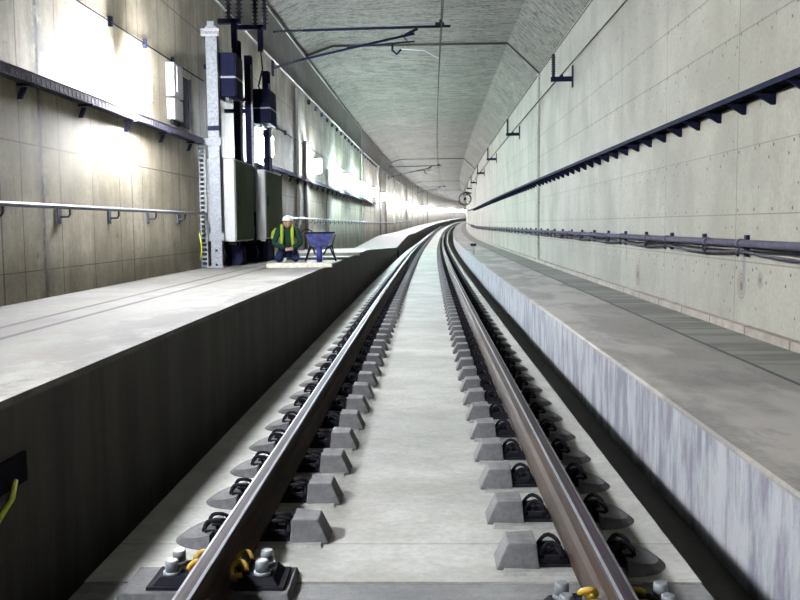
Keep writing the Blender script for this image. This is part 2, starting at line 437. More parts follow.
def plinth_bm():
    bm = B(); hexa(bm, [(-.16,-.15,0),(.36,-.15,0),(.36,.15,0),(-.16,.15,0)], [(-.15,-.135,.012),(.35,-.135,.012),(.35,.135,.012),(-.15,.135,.012)]); return bm
def clamp_bm(sx, n=6):
    bm = B()
    for sy in (-.05, .05):
        pts = [(sx*(.150+.047*math.cos(a)), sy+.012*math.sin(3*a), .058+.045*math.sin(a)) for a in [i*PI/8-.35 for i in range(10)]]
        tube(bm, pts, .0095, n)
    tube(bm, [(sx*.105, -.075, .050), (sx*.118, -.03, .058), (sx*.108, .03, .058), (sx*.105, .075, .050)], .010, n)
    tube(bm, [(sx*.195, -.062, .060), (sx*.205, 0, .052), (sx*.195, .062, .060)], .010, n)
    return bm
def plate_bm():
    bm = B()
    box(bm, (-.205, -.085, .012), (.205, .085, .0265))
    for sx in (-1, 1):
        x0, x1 = sorted((sx*.085, sx*.20))
        box(bm, (x0, -.078, .0265), (x1, .078, .046))
        x0, x1 = sorted((sx*.12, sx*.185))
        box(bm, (x0, -.09, .046), (x1, -.074, .066)); box(bm, (x0, .074, .046), (x1, .09, .066))
    return bm
def screw_bm(sx):
    bm = B(); tube(bm, [(sx*.150, 0, .046), (sx*.150, 0, .088)], .013, 6); tube(bm, [(sx*.150, 0, .064), (sx*.150, 0, .07)], .024, 10); return bm
def pad_bm():
    bm = B(); box(bm, (-.075, -.08, .0265), (.075, .08, .0279)); return bm
def make_fast(label):
    t = thing('rail_fastener', label, 'rail fastener', (0,0,0), 0, None)
    obj('concrete_block', concrete_bm(part='block'), M['block'], t, bevel=.006); obj('concrete_hump', concrete_bm(part='hump'), M['block'], t)
    obj('grout_bed', plinth_bm(), M['plinth'], t)
    obj('base_plate', plate_bm(), M['black'], t)
    obj('rail_pad', pad_bm(), M['black_rubber'], t)
    for sx in (-1, 1):
        obj('spring_clip', clamp_bm(sx), M['black'], t); obj('screw', screw_bm(sx), M['black'], t)
    return t
def far_bm(join=None):
    bm = concrete_bm(True)
    nb = len(bm.faces)
    box(bm, (-.205, -.085, .0), (.205, .085, .0265))
    for sx in (-1, 1):
        x0, x1 = sorted((sx*.09, sx*.20)); box(bm, (x0, -.085, .0265), (x1, .085, .07))
        x0, x1 = sorted((sx*.12, sx*.18)); box(bm, (x0, -.05, .07), (x1, .05, .11))
    bm.faces.ensure_lookup_table()
    for f in bm.faces[nb:]: f.material_index = 1
    return bm
FS = .577; FB = 4.08
proto = make_fast('x'); farproto = None
GRP = {0: 'fasteners of the rail by the raised walkway', 1: 'fasteners of the rail by the low walkway'}
LB = {0: 'black spring clips on grey concrete block, rail by the raised walkway', 1: 'black spring clips on grey concrete block, rail by the low walkway'}
ordn = ['first', 'second', 'third', 'fourth', 'fifth', 'sixth', 'seventh', 'eighth', 'ninth', 'tenth']
first = True
for side, ru, rz in ((0, RL, 0.0), (1, RR, PI)):
    for i in range(148):
        s = FB + i*FS - (.31 if side else 0)
        p = P(ru, s, -.2)
        if i < 10:
            lab = 'black-clipped fastener and grey block, %s beyond the yellow-painted one, rail by the %s walkway' % (ordn[i], 'low' if side else 'raised')
            g = None
        elif i < 45: lab = LB[side]+', middle run'; g = GRP[side]+', middle run'
        else: lab = LB[side].replace('black spring clips on grey', 'small dark clips on distant grey'); g = GRP[side]+', far run'
        if i < 45:
            if first: proto.location = p; proto.rotation_euler = (0, 0, rz); proto['label'] = lab; proto['group'] = GRP[side]+', near run'; first = False
            else: dup(proto, p, rz+heading(s), lab, g or GRP[side]+', near run')
        else:
            if farproto is None:
                o = obj('rail_fastener', far_bm(), mats=[M['block'], M['black']]); o['category'] = 'rail fastener'; farproto = o
            else:
                o = farproto.copy(); C.objects.link(o)
            o.location = p; o.rotation_euler = (0, 0, rz+heading(s)); o['label'] = lab; o['group'] = g
# the rest, far away: one object
bm = B()
for side, ru, rz in ((0, RL, 0.0), (1, RR, PI)):
    for i in range(148, 420):
        s = FB + i*FS
        p = P(ru, s, -.2); c = math.cos(rz)
        for (a, b) in (((.2, -.09, 0), (.34, .09, .1)), ((-.3, -.12, 0), (-.16, .12, .05)), ((.09, -.08, 0), (.2, .08, .1)), ((-.2, -.08, 0), (-.09, .08, .1))):
            x0, x1 = sorted((a[0]*c, b[0]*c)); box(bm, (p.x+x0, p.y+a[1], p.z+a[2]), (p.x+x1, p.y+b[1], p.z+b[2]))
tag(obj('rail_fastener_run', bm, M['block']), 'tiny far fasteners along both rails round the bend', 'rail fastener', kind='stuff')

# special fasteners with zinc bolts and yellow clips at the slab joint
def special(ru, s, rz, label):
    t = thing('bolted_rail_support', label, 'rail support', P(ru, s, -.2), rz, 'bolted supports with yellow clips')
    bm = B()
    hexa(bm, [(-.38,-.15,0),(.30,-.15,0),(.30,.15,0),(-.38,.15,0)], [(-.37,-.14,.032),(.29,-.14,.032),(.29,.14,.032),(-.37,.14,.032)])
    obj('concrete_pad', bm, M['block'], t, bevel=.004)
    bm = B(); box(bm, (-.27, -.11, .032), (.27, .11, .045))
    box(bm, (-.075, -.09, .0272), (.075, .09, .028))
    obj('base_plate', bm, M['black'], t)
    for sx in (-1, 1):
        bm = B()
        hexa(bm, [(sx*.10,-.10,.045),(sx*.25,-.10,.045),(sx*.25,.10,.045),(sx*.10,.10,.045)], [(sx*.11,-.085,.085),(sx*.225,-.085,.075),(sx*.225,.085,.075),(sx*.11,.085,.085)])
        obj('clip_housing', bm, M['black'], t, bevel=.004)
        for sy in (-.055, .055):
            bm = B()
            tube(bm, [(sx*.18, sy, .078), (sx*.18, sy, .092)], .034, 16)
            tube(bm, [(sx*.18, sy, .092), (sx*.18, sy, .128), (sx*.18, sy, .136)], [.027, .027, .022], 6 if sy > 0 else 12)
            obj('bolt', bm, M['bolt'], t)
            bm = B()
            pts = [(sx*(.085+.030*math.cos(a)), sy+.028*math.sin(a*1.0), .092+.026*math.sin(a)) for a in [j*PI/6 for j in range(10)]]
            tube(bm, pts, .012, 8); tube(bm, [(sx*.06, sy-.03, .075), (sx*.105, sy-.03, .085)], .012, 8)
            obj('spring_clip', bm, M['yellow'], t)
    return t
special(RL, 3.50, 0, 'zinc-bolted support with yellow clips under the rail by the raised walkway')
special(RR, 3.17, PI, 'zinc-bolted support with yellow clips under the rail by the low walkway')

# ------------------------------------------------------------------ lamps on the left wall
def make_lamp(i, mat):
    # upright housing standing off the wall: one lens facing each way along the tunnel
    t = thing('wall_lamp', 'x', 'lamp', (0,0,0))
    bm = B(); box(bm, (0, -.08, -.10), (.02, .08, .10)); tube(bm, [(.02, 0, 0), (.17, 0, 0)], .03, 8)
    hexa(bm, [(.16,-.12,-.22),(.40,-.040,-.22),(.40,.040,-.22),(.16,.12,-.22)], [(.16,-.12,.22),(.40,-.040,.22),(.40,.040,.22),(.16,.12,.22)])
    obj('lamp_body', bm, M['white'], t)
    bm = B(); hexa(bm, [(.16,-.115,.22),(.40,-.038,.22),(.40,.038,.22),(.16,.115,.22)], [(.17,-.10,.235),(.39,-.03,.235),(.39,.03,.235),(.17,.10,.235)])
    obj('lamp_cap', bm, M['white'], t)
    for sy in (-1, 1):
        bm = B()
        hexa(bm, [(.165, sy*.132, -.2), (.385, sy*.056, -.2), (.38, sy*.045, -.2), (.165, sy*.12, -.2)], [(.165, sy*.132, .2), (.385, sy*.056, .2), (.38, sy*.045, .2), (.165, sy*.12, .2)])
        obj('lamp_lens', bm, mat, t)
    bm = B(); box(bm, (.40, -.034, -.2), (.412, .034, .2)); obj('lamp_lens', bm, FRONT[mat.name], t)
    bm = B(); hexa(bm, [(.18,-.09,-.232),(.39,-.032,-.232),(.39,.032,-.232),(.18,.09,-.232)], [(.18,-.09,-.221),(.39,-.032,-.221),(.39,.032,-.221),(.18,.09,-.221)]); obj('lamp_lens', bm, mat, t)
    return t
protos = {}
LS = [-6.9, 2.2] + [11.5 + 9.0*i for i in range(46)]
for i, s in enumerate(LS):
    kind = 'lamp_far' if i > 8 else 'lamp_white' if i < 3 else ('lamp_green' if i in (5, 6) else ('lamp_cool' if i in (3, 4) or i % 3 == 0 else 'lamp_white'))
    v = 3.05 if i < 4 else (3.2 if i < 6 else 3.3)
    p = P(WL, s, v)
    if i < 2: lab = ('lit wall lamp out of view behind the camera', 'lit wall lamp out of view beside the camera')[i]
    elif i == 2: lab = 'lit white lamp over the cable tray, nearest on the stained wall'
    elif i == 3: lab = 'lit lamp just beyond the dark equipment posts'
    elif i == 4: lab = 'lit lamp above the wheelbarrow, under the thin cable'
    elif i == 5: lab = 'first green-tinged lit lamp, second beyond the equipment posts'
    elif i == 6: lab = 'second green-tinged lit lamp, third beyond the equipment posts'
    else: lab = 'small bright lamp in the glowing row receding round the bend'
    g = 'wall lamps in the distance' if i > 6 else None
    if kind not in protos:
        o = make_lamp(i, M[kind]); protos[kind] = o; o.location = p; o['label'] = lab
        if g: o['group'] = g
    else: dup(protos[kind], p, heading(s), lab, g)

# ------------------------------------------------------------------ left wall services
def cable(name, label, u, v, s0, s1, r, mat, step=2.0, sag=0, per=1.5, group=None, n=6, cat='cable'):
    bm = B(); pts = []
    for s in rng(s0, s1, step):
        pts.append(P(u, s, v - (sag*abs(math.sin(PI*(s-s0)/per)) if sag else 0)))
    tube(bm, pts, r, n); return tag(obj(name, bm, mat), label, cat, group)
def cable_tray(label, s0, s1, u0, u1, v, sp):
    t = thing('cable_tray', label, 'cable tray', P(u0, s0, v))
    loc = t.location.copy()
    def Q(u, s, w): return P(u, s, w)-loc
    bm = B()
    loft(bm, [(u0, v-.05), (u1, v-.05), (u1, v-.045), (u0, v-.045)], slist(s0, s1), Q)
    for a in (u0, u1-.006): loft(bm, [(a, v-.05), (a+.006, v-.05), (a+.006, v+.05), (a, v+.05)], slist(s0, s1), Q)
    loft(bm, [(u1-.006, v+.044), (u1+.012, v+.044), (u1+.012, v+.05), (u1-.006, v+.05)], slist(s0, s1), Q)
    s = s0+.05
    while s < min(s1, 40): box(bm, tuple(Q(u1-.001, s, v-.035)), tuple(Q(u1+.004, s+.05, v+.028))); s += .11
    obj('tray_channel', bm, M['tray'], t)
    s = s0+.55
    while s < s1:
        bm = B(); w = -3.9
        box(bm, tuple(Q(w, s, v-.075)), tuple(Q(u1+.03, s+.035, v-.052)))
        hexa(bm, [tuple(Q(w, s, v-.20)), tuple(Q(w+.04, s, v-.20)), tuple(Q(w+.04, s+.04, v-.20)), tuple(Q(w, s+.04, v-.20))], [tuple(Q(u1-.10, s, v-.09)), tuple(Q(u1-.05, s, v-.09)), tuple(Q(u1-.05, s+.04, v-.09)), tuple(Q(u1-.10, s+.04, v-.09))])
        obj('bracket', bm, M['navy_l'], t); s += sp
    return t
cable_tray('perforated steel cable tray under the nearest lit lamp', 2.0, 15.25, -3.87, -3.76, 2.69, 1.52)
cable_tray('perforated steel cable tray beyond the light grey cabinets', 20.2, 60, -3.87, -3.76, 2.69, 1.52)
for j in range(3):
    cable('cable', 'black cable lying in the near cable tray, %s' % ('against the wall', 'middle one', 'outermost one')[j], -3.848+.032*j, 2.662, 2.0, 15.3, .013, M['cable_black'], 1.5)
    cable('cable', 'black cable in the cable tray beyond the cabinets, %s' % ('against the wall', 'middle one', 'outermost one')[j], -3.848+.032*j, 2.662, 20.2, 60, .013, M['cable_black'], 3)

def handrail(label, s0, s1):
    t = thing('handrail', label, 'handrail', P(-3.78, s0, 1.46)); loc = t.location.copy()
    bm = B(); tube(bm, [P(-3.78, s, 1.475 if s < 40 else 1.46)-loc for s in rng(s0, s1, 2)], .024, 10)
    obj('rail_tube', bm, M['pipe_left'], t)
    s = 7.97
    while s < s1:
        if s > s0:
            bm = B(); box(bm, tuple(P(-3.9, s-.045, 1.30)-loc), tuple(P(-3.885, s+.045, 1.50)-loc))
            tube(bm, [P(-3.885, s+.02, 1.37)-loc, P(-3.80, s+.02, 1.37)-loc, P(-3.78, s+.02, 1.40)-loc, P(-3.78, s+.02, 1.46)-loc], .012, 6)
            tube(bm, [P(-3.885, s-.02, 1.37)-loc, P(-3.87, s-.02, 1.30)-loc], .006, 6)
            obj('bracket', bm, M['tray'], t)
        s += 1.52
handrail('grey steel handrail on stained wall, near stretch before the posts', 2.0, 15.35)
handrail('grey steel handrail on wall, long stretch beyond the wheelbarrow', 19.8, 120)
cable('cable', 'thin black cable clipped high above the lamps', -3.87, 3.78, 2.0, 70, .009, M['cable_black'], .5, sag=.0, per=1.3)
for s in [7.2+1.35*i for i in range(14)]:
    if 15.2 < s < 20.5: continue
    bm = B(); p = P(WL, s, 3.78); box(bm, (p.x, p.y-.02, p.z-.05), (p.x+.05, p.y+.02, p.z+.07))
    tag(obj('cable_clip', bm, M['navy_l']), 'small dark clip holding the thin high cable', 'cable clip', 'clips of the thin high cable')
cable('conduit', 'pale thin conduit along top of stained wall, upper one', -3.83, 6.52, 12, 150, .010, M['pale_line'], 3, cat='conduit')
cable('conduit', 'pale thin conduit along stained wall, lower one above dark hooks', -3.83, 5.40, 12, 150, .010, M['pale_line'], 3, cat='conduit')
for i in range(20):
    s = 29.5+i*1.7; bm = B(); p = P(WL+.05, s, 5.25); box(bm, (p.x-.05, p.y-.06, p.z-.07), (p.x+.04, p.y+.06, p.z+.07))
    tag(obj('wall_hook', bm, M['navy_l']), 'small dark hook under the lower pale conduit', 'hook', 'hooks under the lower pale conduit')

# unlit white box fitting left of the posts
t = thing('junction_box', 'tall white electric box on dark backing plate near the first lamp', 'electric box', P(WL, 13.9, 2.85))
bm = B(); box(bm, (0, -.10, 0), (.02, 1.0, .80)); obj('backing_plate', bm, M['navy_l'], t)
bm = B(); box(bm, (.02, -.34, .36), (.15, .16, .86)); obj('upper_box', bm, M['white'], t, bevel=.01)
bm = B(); box(bm, (.15, -.22, .44), (.165, .05, .80)); obj('inspection_cover', bm, M['offwhite'], t, bevel=.003)
bm = B(); box(bm, (.02, -.32, .02), (.14, .16, .33)); obj('lower_box', bm, M['white'], t, bevel=.01)
for i in range(4):
    bm = B(); tube(bm, [(.08, -.26+.12*i, .02), (.08, -.26+.12*i, -.05)], .022, 8); obj('cable_gland', bm, M['black'], t)
bm = B(); tube(bm, [(.05, .98, -.06), (.05, .98, .80)], .02, 8); obj('conduit_stub', bm, M['galv'], t)

# perforated strut
t = thing('perforated_strut', 'slim perforated steel strut on wall beside the silver post', 'strut', P(-3.885, 15.40, .543))
bm = B()
for x in (0, .10): box(bm, (x, 0, 0), (x+.02, .05, 2.12))
for i in range(27): box(bm, (.02, .005, .02+i*.08), (.10, .012, .055+i*.08))
obj('strut_channel', bm, M['galv'], t)
bm = B(); tube(bm, [(-.01+.03*math.sin(i*.7), -.03, .15+i*.09) for i in range(10)], .014, 6); obj('earth_cable', bm, M['yellow_cable'], t)

# silver post with name plate
def hbeam(bm, x, y, w, d, z0, z1, tk=.02):
    box(bm, (x-w/2, y-d/2, z0), (x+w/2, y-d/2+tk, z1)); box(bm, (x-w/2, y+d/2-tk, z0), (x+w/2, y+d/2, z1)); box(bm, (x-tk/2, y-d/2+tk, z0), (x+tk/2, y+d/2-tk, z1))
t = thing('silver_post', 'galvanised steel post with small white name plate at the top', 'post', P(-3.64, 15.58, .543))
bm = B(); hbeam(bm, 0, 0, .19, .16, .03, 4.10); obj('post_beam', bm, M['galv'], t)
bm = B(); box(bm, (-.13, -.12, 0), (.13, .12, .03)); obj('base_plate', bm, M['galv'], t)
for q0, q1, q2 in ((-.20, .47, .60), (-.15, 2.10, 2.22)):
    bm = B(); box(bm, (q0, -.10, q1), (.14, -.081, q2)); obj('clamp', bm, M['galv'], t)
bm = B(); box(bm, (-.10, -.095, 2.35), (.10, -.081, 2.43)); obj('dark_band', bm, M['navy_l'], t)
bm = B(); box(bm, (-.17, -.10, 3.93), (.145, -.081, 4.06)); obj('name_plate', bm, M['white'], t)
sign = t.children[-1]
cu = bpy.data.curves.new('plate_lettering', 'FONT'); cu.body = 'Trennung'; cu.size = .082; cu.align_x = 'CENTER'; cu.align_y = 'CENTER'; cu.extrude = .001
lc = bpy.data.objects.new('plate_lettering', cu); C.objects.link(lc); bpy.context.view_layer.update(); lme = bpy.data.meshes.new_from_object(lc.evaluated_get(bpy.context.evaluated_depsgraph_get())); bpy.data.objects.remove(lc)
lme.materials.clear(); lme.materials.append(M['ink'])
lo = bpy.data.objects.new('plate_lettering', lme); C.objects.link(lo); lo.parent = sign; lo.location = (-.012, -.102, 3.995); lo.rotation_euler = (PI/2, 0, 0)
bm = B(); box(bm, (-.06, -.10, 4.06), (.06, -.081, 4.18)); tube(bm, [(0, -.105, 4.12), (0, -.10, 4.12)], .035, 10); obj('plate_holder', bm, M['galv'], t)
bm = B()
for z in (.05, .3): tube(bm, [(0, -.08, z), (0, -.105, z)], .022, 6)
obj('bolt', bm, M['navy'], t)

# cabinets
def cabinet(label, s0, s1, u1, v0, v1):
    t = thing('switch_cabinet', label, 'cabinet', P(WL, s0, v0))
    o0 = off(s0); d = u1-WL
    bm = B(); box(bm, (0.0, 0, 0), (d, s1-s0, v1-v0)); obj('cabinet_body', bm, M['offwhite'], t, bevel=.012)
    bm = B(); box(bm, (d, .03, .03), (d+.02, s1-s0-.03, v1-v0-.03)); dr = obj('door', bm, M['cab_door'], t, bevel=.004)
    bm = B(); box(bm, (d+.02, .08, .65), (d+.045, .12, .85)); obj('handle', bm, M['navy'], dr)
    bm = B()
    for z in (.2, v1-v0-.2): tube(bm, [(d+.01, s1-s0-.02, z-.06), (d+.01, s1-s0-.02, z+.06)], .014, 8)
    obj('hinge', bm, M['galv'], dr)
    return t
cabinet('light grey switch cabinet directly behind the silver post', 15.76, 17.46, -3.36, .985, 2.44)
cabinet('shorter light grey switch cabinet next to the kneeling worker', 17.67, 19.7, -3.17, 1.0, 2.36)

# dark posts behind / above / below the cabinets
def dpost(label, u, s, v1, w=.16, d=.18, reach=None):
    t = thing('equipment_post', label, 'post', P(u, s, .543))
    bm = B(); hbeam(bm, 0, 0, w, d, .02, v1-.543, .018); obj('post_beam', bm, M['navy'], t)
    bm = B(); box(bm, (-w*.7, -d*.7, 0), (w*.7, d*.7, .02)); obj('base_plate', bm, M['navy_l'], t)
    bm = B()
    for z in (1.9, 2.9): box(bm, (WL-u if reach is None else reach, -.04, z), (-w/2, .04, z+.07))
    obj('wall_bracket', bm, M['navy'], t)
    bm = B(); box(bm, (w/2-.02, -d/2-.02, 1.0), (w/2+.015, -d/2, min(3.8, v1-.6))); obj('edge_strip', bm, M['galv'], t)
    return t
# stands in the gaps so that nothing is pierced
dpost('dark navy steel post nearest the silver post', -3.64, 17.565, 4.80, .15, .14)
dpost('dark navy steel post between the two dark boxes', -3.42, 17.565, 4.52, .14, .14, -.14)
dpost('dark navy steel post furthest from the silver post', -3.50, 19.92, 4.62, .15, .18)
def eqbox(label, u0, u1, s0, s1, v0, v1, glands=3):
    t = thing('equipment_box', label, 'equipment box', P(u0, s0, v0))
    w, d, h = u1-u0, s1-s0, v1-v0
    bm = B(); box(bm, (0, 0, 0), (w, d, h)); obj('box_body', bm, M['navy'], t, bevel=.012)
    bm = B(); box(bm, (-.01, -.015, h*.42), (w+.015, d+.01, h*.42+.03)); obj('pale_strap', bm, M['galv'], t)
    bm = B(); box(bm, (w-.01, .05, .03), (w+.012, d-.05, h-.03)); obj('lid', bm, M['navy_l'], t)
    for i in range(glands):
        bm = B(); tube(bm, [(w*.5, d*(.2+.25*i), 0), (w*.5, d*(.2+.25*i), -.06)], .03, 8); obj('gland', bm, M['galv'], t)
    bm = B(); box(bm, (WL-u0, d*.4, h*.7), (0, d*.6, h*.8)); obj('wall_arm', bm, M['navy'], t)
    return t
eqbox('dark navy equipment box with pale strap, high beside the silver post', -3.64, -3.30, 15.75, 16.4, 3.50, 4.25)
eqbox('dark navy equipment box with pale strap, lower one by the second lamp', -3.50, -3.12, 18.1, 18.9, 3.30, 3.98)
# pipes, legs and valves below the cabinets
def lowkit(name, lab, u, s, h):
    t = thing(name, lab, 'stand', P(u, s, .543))
    bm = B(); hbeam(bm, 0, 0, .14, .14, .01, h, .015); obj('leg_beam', bm, M['navy'], t)
    bm = B(); box(bm, (-.10, -.10, 0), (.10, .10, .012)); obj('foot', bm, M['navy_l'], t)
    bm = B(); tube(bm, [(.02, -.1, .08), (.05, -.14, .2), (-.02, -.12, h)], .014, 6); obj('hanging_cable', bm, M['galv'], t)
for (u, s, lab) in ((-3.62, 16.0, 'dark navy stand leg under the light grey cabinet behind silver post, front one'), (-3.50, 16.9, 'dark navy stand leg under the light grey cabinet behind silver post, rear one'),
                    (-3.40, 17.9, 'dark navy stand leg under the shorter cabinet, front one'), (-3.32, 19.0, 'dark navy stand leg under the shorter cabinet, rear one')):
    lowkit('cabinet_stand', lab, u, s, .44)
t = thing('cable_box', 'low dark navy cable box on walkway under the cabinets', 'cable box', P(-3.8, 16.25, .543))
bm = B(); box(bm, (0, 0, 0), (.42, .5, .36)); obj('box_body', bm, M['navy'], t, bevel=.01)
bm = B(); box(bm, (.42, .04, .05), (.435, .46, .30)); obj('lid', bm, M['navy_l'], t)
t = thing('cable_box', 'low dark navy cable box on walkway close to the kneeling worker', 'cable box', P(-3.75, 18.2, .543))
bm = B(); box(bm, (0, 0, 0), (.52, .6, .40)); obj('box_body', bm, M['navy'], t, bevel=.01)
bm = B(); box(bm, (.52, .04, .05), (.535, .56, .34)); obj('lid', bm, M['navy_l'], t)
bm = B(); tube(bm, [(.3, -.03, .05), (.32, -.05, .2), (.3, -.03, .38)], .02, 6); obj('valve_pipe', bm, M['galv'], t)

# high-voltage switch gear with ribbed insulators
def insulator(bm, a, b, r, n=7):
    a, b = Vector(a), Vector(b); tube(bm, [a, b], r*.45, 8)
    for i in range(n):
        p = a.lerp(b, (i+.5)/n); d = (b-a).normalized()*.012
        tube(bm, [p-d, p, p+d*.3], [r*.5, r, r*.6], 10)
def gear(lab, u, s, v):
    t = thing('line_disconnector', lab, 'disconnector', P(u, s, v)); w = WL-u
    bm = B(); box(bm, (w, -.06, .0), (.12, .06, .09)); box(bm, (-.05, -.06, -.45), (.05, .06, .09)); obj('mounting_frame', bm, M['navy'], t)
    for x in (-.10, .10):
        bm = B(); insulator(bm, (x, 0, .09), (x, 0, .62), .075); obj('insulator', bm, M['porcelain'], t)
    bm = B(); box(bm, (-.16, -.03, .62), (.17, .03, .70)); tube(bm, [(.1, 0, .7), (.22, -.1, .95), (.1, -.05, 1.25)], .02, 6); obj('switch_blade', bm, M['black'], t)
    bm = B(); tube(bm, [(0, 0, -.45), (.03, 0, -.8), (-.06, 0, -1.15), (0, .0, -1.30)], .018, 6); obj('down_lead', bm, M['cable_black'], t)
    return t
gear('dark switch gear with ribbed insulators above the higher dark box', -3.60, 17.2, 5.05)
gear('dark switch gear with ribbed insulators nearest the catenary arm', -3.42, 18.9, 5.30)

# ------------------------------------------------------------------ catenary
def cantilever(s, lab, vv=0.0):
    t = thing('catenary_arm', lab, 'catenary arm', P(WL, s, 6.15)); w = WL
    z = lambda v: v-6.15
    X = lambda u: u-w
    bm = B(); box(bm, (0, -.09, -.22), (.04, .09, .18)); box(bm, (0, -.09, -1.12), (.04, .09, -.74)); obj('wall_plate', bm, M['navy'], t)
    bm = B(); insulator(bm, (.04, 0, z(6.12)), (.80, 0, z(6.14)), .055, 9); obj('insulator', bm, M['porcelain'], t)
    bm = B(); insulator(bm, (.04, 0, z(5.22)), (.74, 0, z(5.42)), .055, 9); obj('insulator', bm, M['porcelain'], t)
    bm = B(); tube(bm, [(.80, 0, z(6.14)), (X(.60), 0, z(6.19))], .032, 10); obj('top_tube', bm, M['navy'], t)
    bm = B(); tube(bm, [(.74, 0, z(5.42)), (X(-.30), 0, z(6.02))], .030, 10); tube(bm, [(X(-.55), 0, z(5.98)), (X(-.22), 0, z(6.14))], .035, 8); obj('strut_tube', bm, M['navy'], t)
    bm = B(); tube(bm, [(X(-2.0), 0, z(5.70)), (X(-.30), 0, z(5.83))], .020, 8); obj('registration_tube', bm, M['navy'], t)
    bm = B(); tube(bm, [(X(-.62), 0, z(6.0)), (X(-.45), 0, z(5.80))], .015, 6); obj('drop_rod', bm, M['navy'], t)
    bm = B(); tube(bm, [(X(-.85), 0, z(5.78)), (X(-.86), 0, z(5.62)), (X(-.75), 0, z(5.52)), (X(-.64), 0, z(5.63))], .028, 8); obj('arm_hook', bm, M['navy'], t)
    bm = B(); tube(bm, [(X(-.62), 0, z(5.64)), (X(-.05), 0, z(5.60)), (X(.30), 0, z(5.40))], .016, 6); obj('steady_arm', bm, M['white'], t)
    bm = B(); tube(bm, [(X(.36), 0, z(6.20)), (X(.36), 0, z(6.34))], .04, 8); box(bm, (X(.22), -.04, z(6.20)), (X(.44), .04, z(6.28))); obj('wire_clamp', bm, M['black'], t)
cantilever(23.0, 'nearest catenary arm reaching from stained wall over the track')
cantilever(76.5, 'second catenary arm, small and far along the tunnel')
cantilever(130.0, 'third catenary arm, barely visible far along the tunnel')
cable('contact_wire', 'lower overhead wire hanging above the track centre', .33, 5.38, 2, 300, .011, M['wire'], 4, cat='overhead wire')
bm = B(); pts = []
for s in rng(2, 300, 2):
    f = ((s-23.0) % 53.5)/53.5; pts.append(P(.36, s, 6.36-.35*math.sin(PI*f)))
tube(bm, pts, .010, 6); tag(obj('messenger_wire', bm, M['wire']), 'upper overhead wire clamped on top of the catenary arms', 'overhead wire')
for s in (12, 31, 41, 51, 61, 69):
    f = ((s-23.0) % 53.5)/53.5; bm = B(); tube(bm, [P(.36, s, 6.36-.35*math.sin(PI*f)), P(.33, s, 5.392)], .006, 5)
    tag(obj('dropper_wire', bm, M['wire']), 'thin vertical dropper between the two overhead wires', 'dropper', 'droppers between the overhead wires')

# ------------------------------------------------------------------ right wall services
BR = [8.9, 22.5, 36.0, 49.6, 63.0, 77.5, 93.0, 108, 122]
names = ['out of view above the camera', 'nearest and largest', 'second along', 'third along', 'fourth along', 'fifth along', 'sixth along, tiny', 'seventh along, tiny', 'eighth along, tiny']
root = None
for s, nm in zip(BR, names):
    p = P(WR, s, 4.77)
    if root is None:
        root = thing('insulator_bracket', 'x', 'bracket', p)
        bm = B(); box(bm, (-.03, -.06, -.20), (0, .06, .32)); obj('wall_plate', bm, M['navy'], root)
        bm = B(); box(bm, (-.54, -.05, -.055), (-.03, .05, .055)); obj('arm', bm, M['navy'], root)
        bm = B(); tube(bm, [(-.48, 0, .055), (-.48, 0, .60)], .035, 8)
        for i in range(8): tube(bm, [(-.48, 0, .13+i*.055), (-.48, 0, .145+i*.055)], [.065, .04], 10)
        obj('insulator', bm, M['porcelain'], root)
        bm = B(); tube(bm, [(-.28, 0, .055), (-.28, 0, .11)], .035, 8); obj('wire_saddle', bm, M['black'], root)
        root['label'] = 'dark L-shaped insulator bracket on pale wall, '+nm
    else: dup(root, p, heading(s), 'dark L-shaped insulator bracket on pale wall, '+nm)
for u, v, lab in ((3.10, 5.38, 'thin feeder wire on top of the bracket insulators'), (3.30, 4.89, 'thin feeder wire lying on the bracket arms'), (3.52, 5.12, 'thin feeder wire closest to the pale wall')):
    cable('feeder_wire', lab, u, v, 2, 140, .010, M['wire'], 4, cat='feeder wire')

t = thing('cable_tray', 'black cable ladder running along the pale wall', 'cable tray', P(WR, 4, 2.62)); loc = t.location.copy()
bm = B()
for (u, v0, v1) in ((3.34, 2.56, 2.62), (3.53, 2.56, 2.62)): loft(bm, [(u, v0), (u+.02, v0), (u+.02, v1), (u, v1)], slist(4, 150), lambda a, b, c: P(a, b, c)-loc)
for s in rng(4.2, 60, .3): q = P(3.36, s, 2.565)-loc; box(bm, tuple(q), (q.x+.17, q.y+.03, q.z+.015))
obj('ladder_rails', bm, M['navy'], t)
for i in range(95):
    s = 5.18+i*.85; q = P(WR, s, 2.56)-loc; bm = B()
    hexa(bm, [(q.x-.03, q.y, q.z-.12), (q.x, q.y, q.z-.12), (q.x, q.y+.05, q.z-.12), (q.x-.03, q.y+.05, q.z-.12)], [(q.x-.23, q.y, q.z), (q.x, q.y, q.z), (q.x, q.y+.03, q.z), (q.x-.23, q.y+.03, q.z)])
    obj('bracket', bm, M['navy'], t)
for j, nm in enumerate(('outermost one', 'middle one', 'one against the wall')):
    cable('cable', 'black cable on the ladder along the pale wall, '+nm, 3.385+.055*j, 2.605, 4, 150, .026, M['cable_black'], 2, sag=.008, per=.85*2)

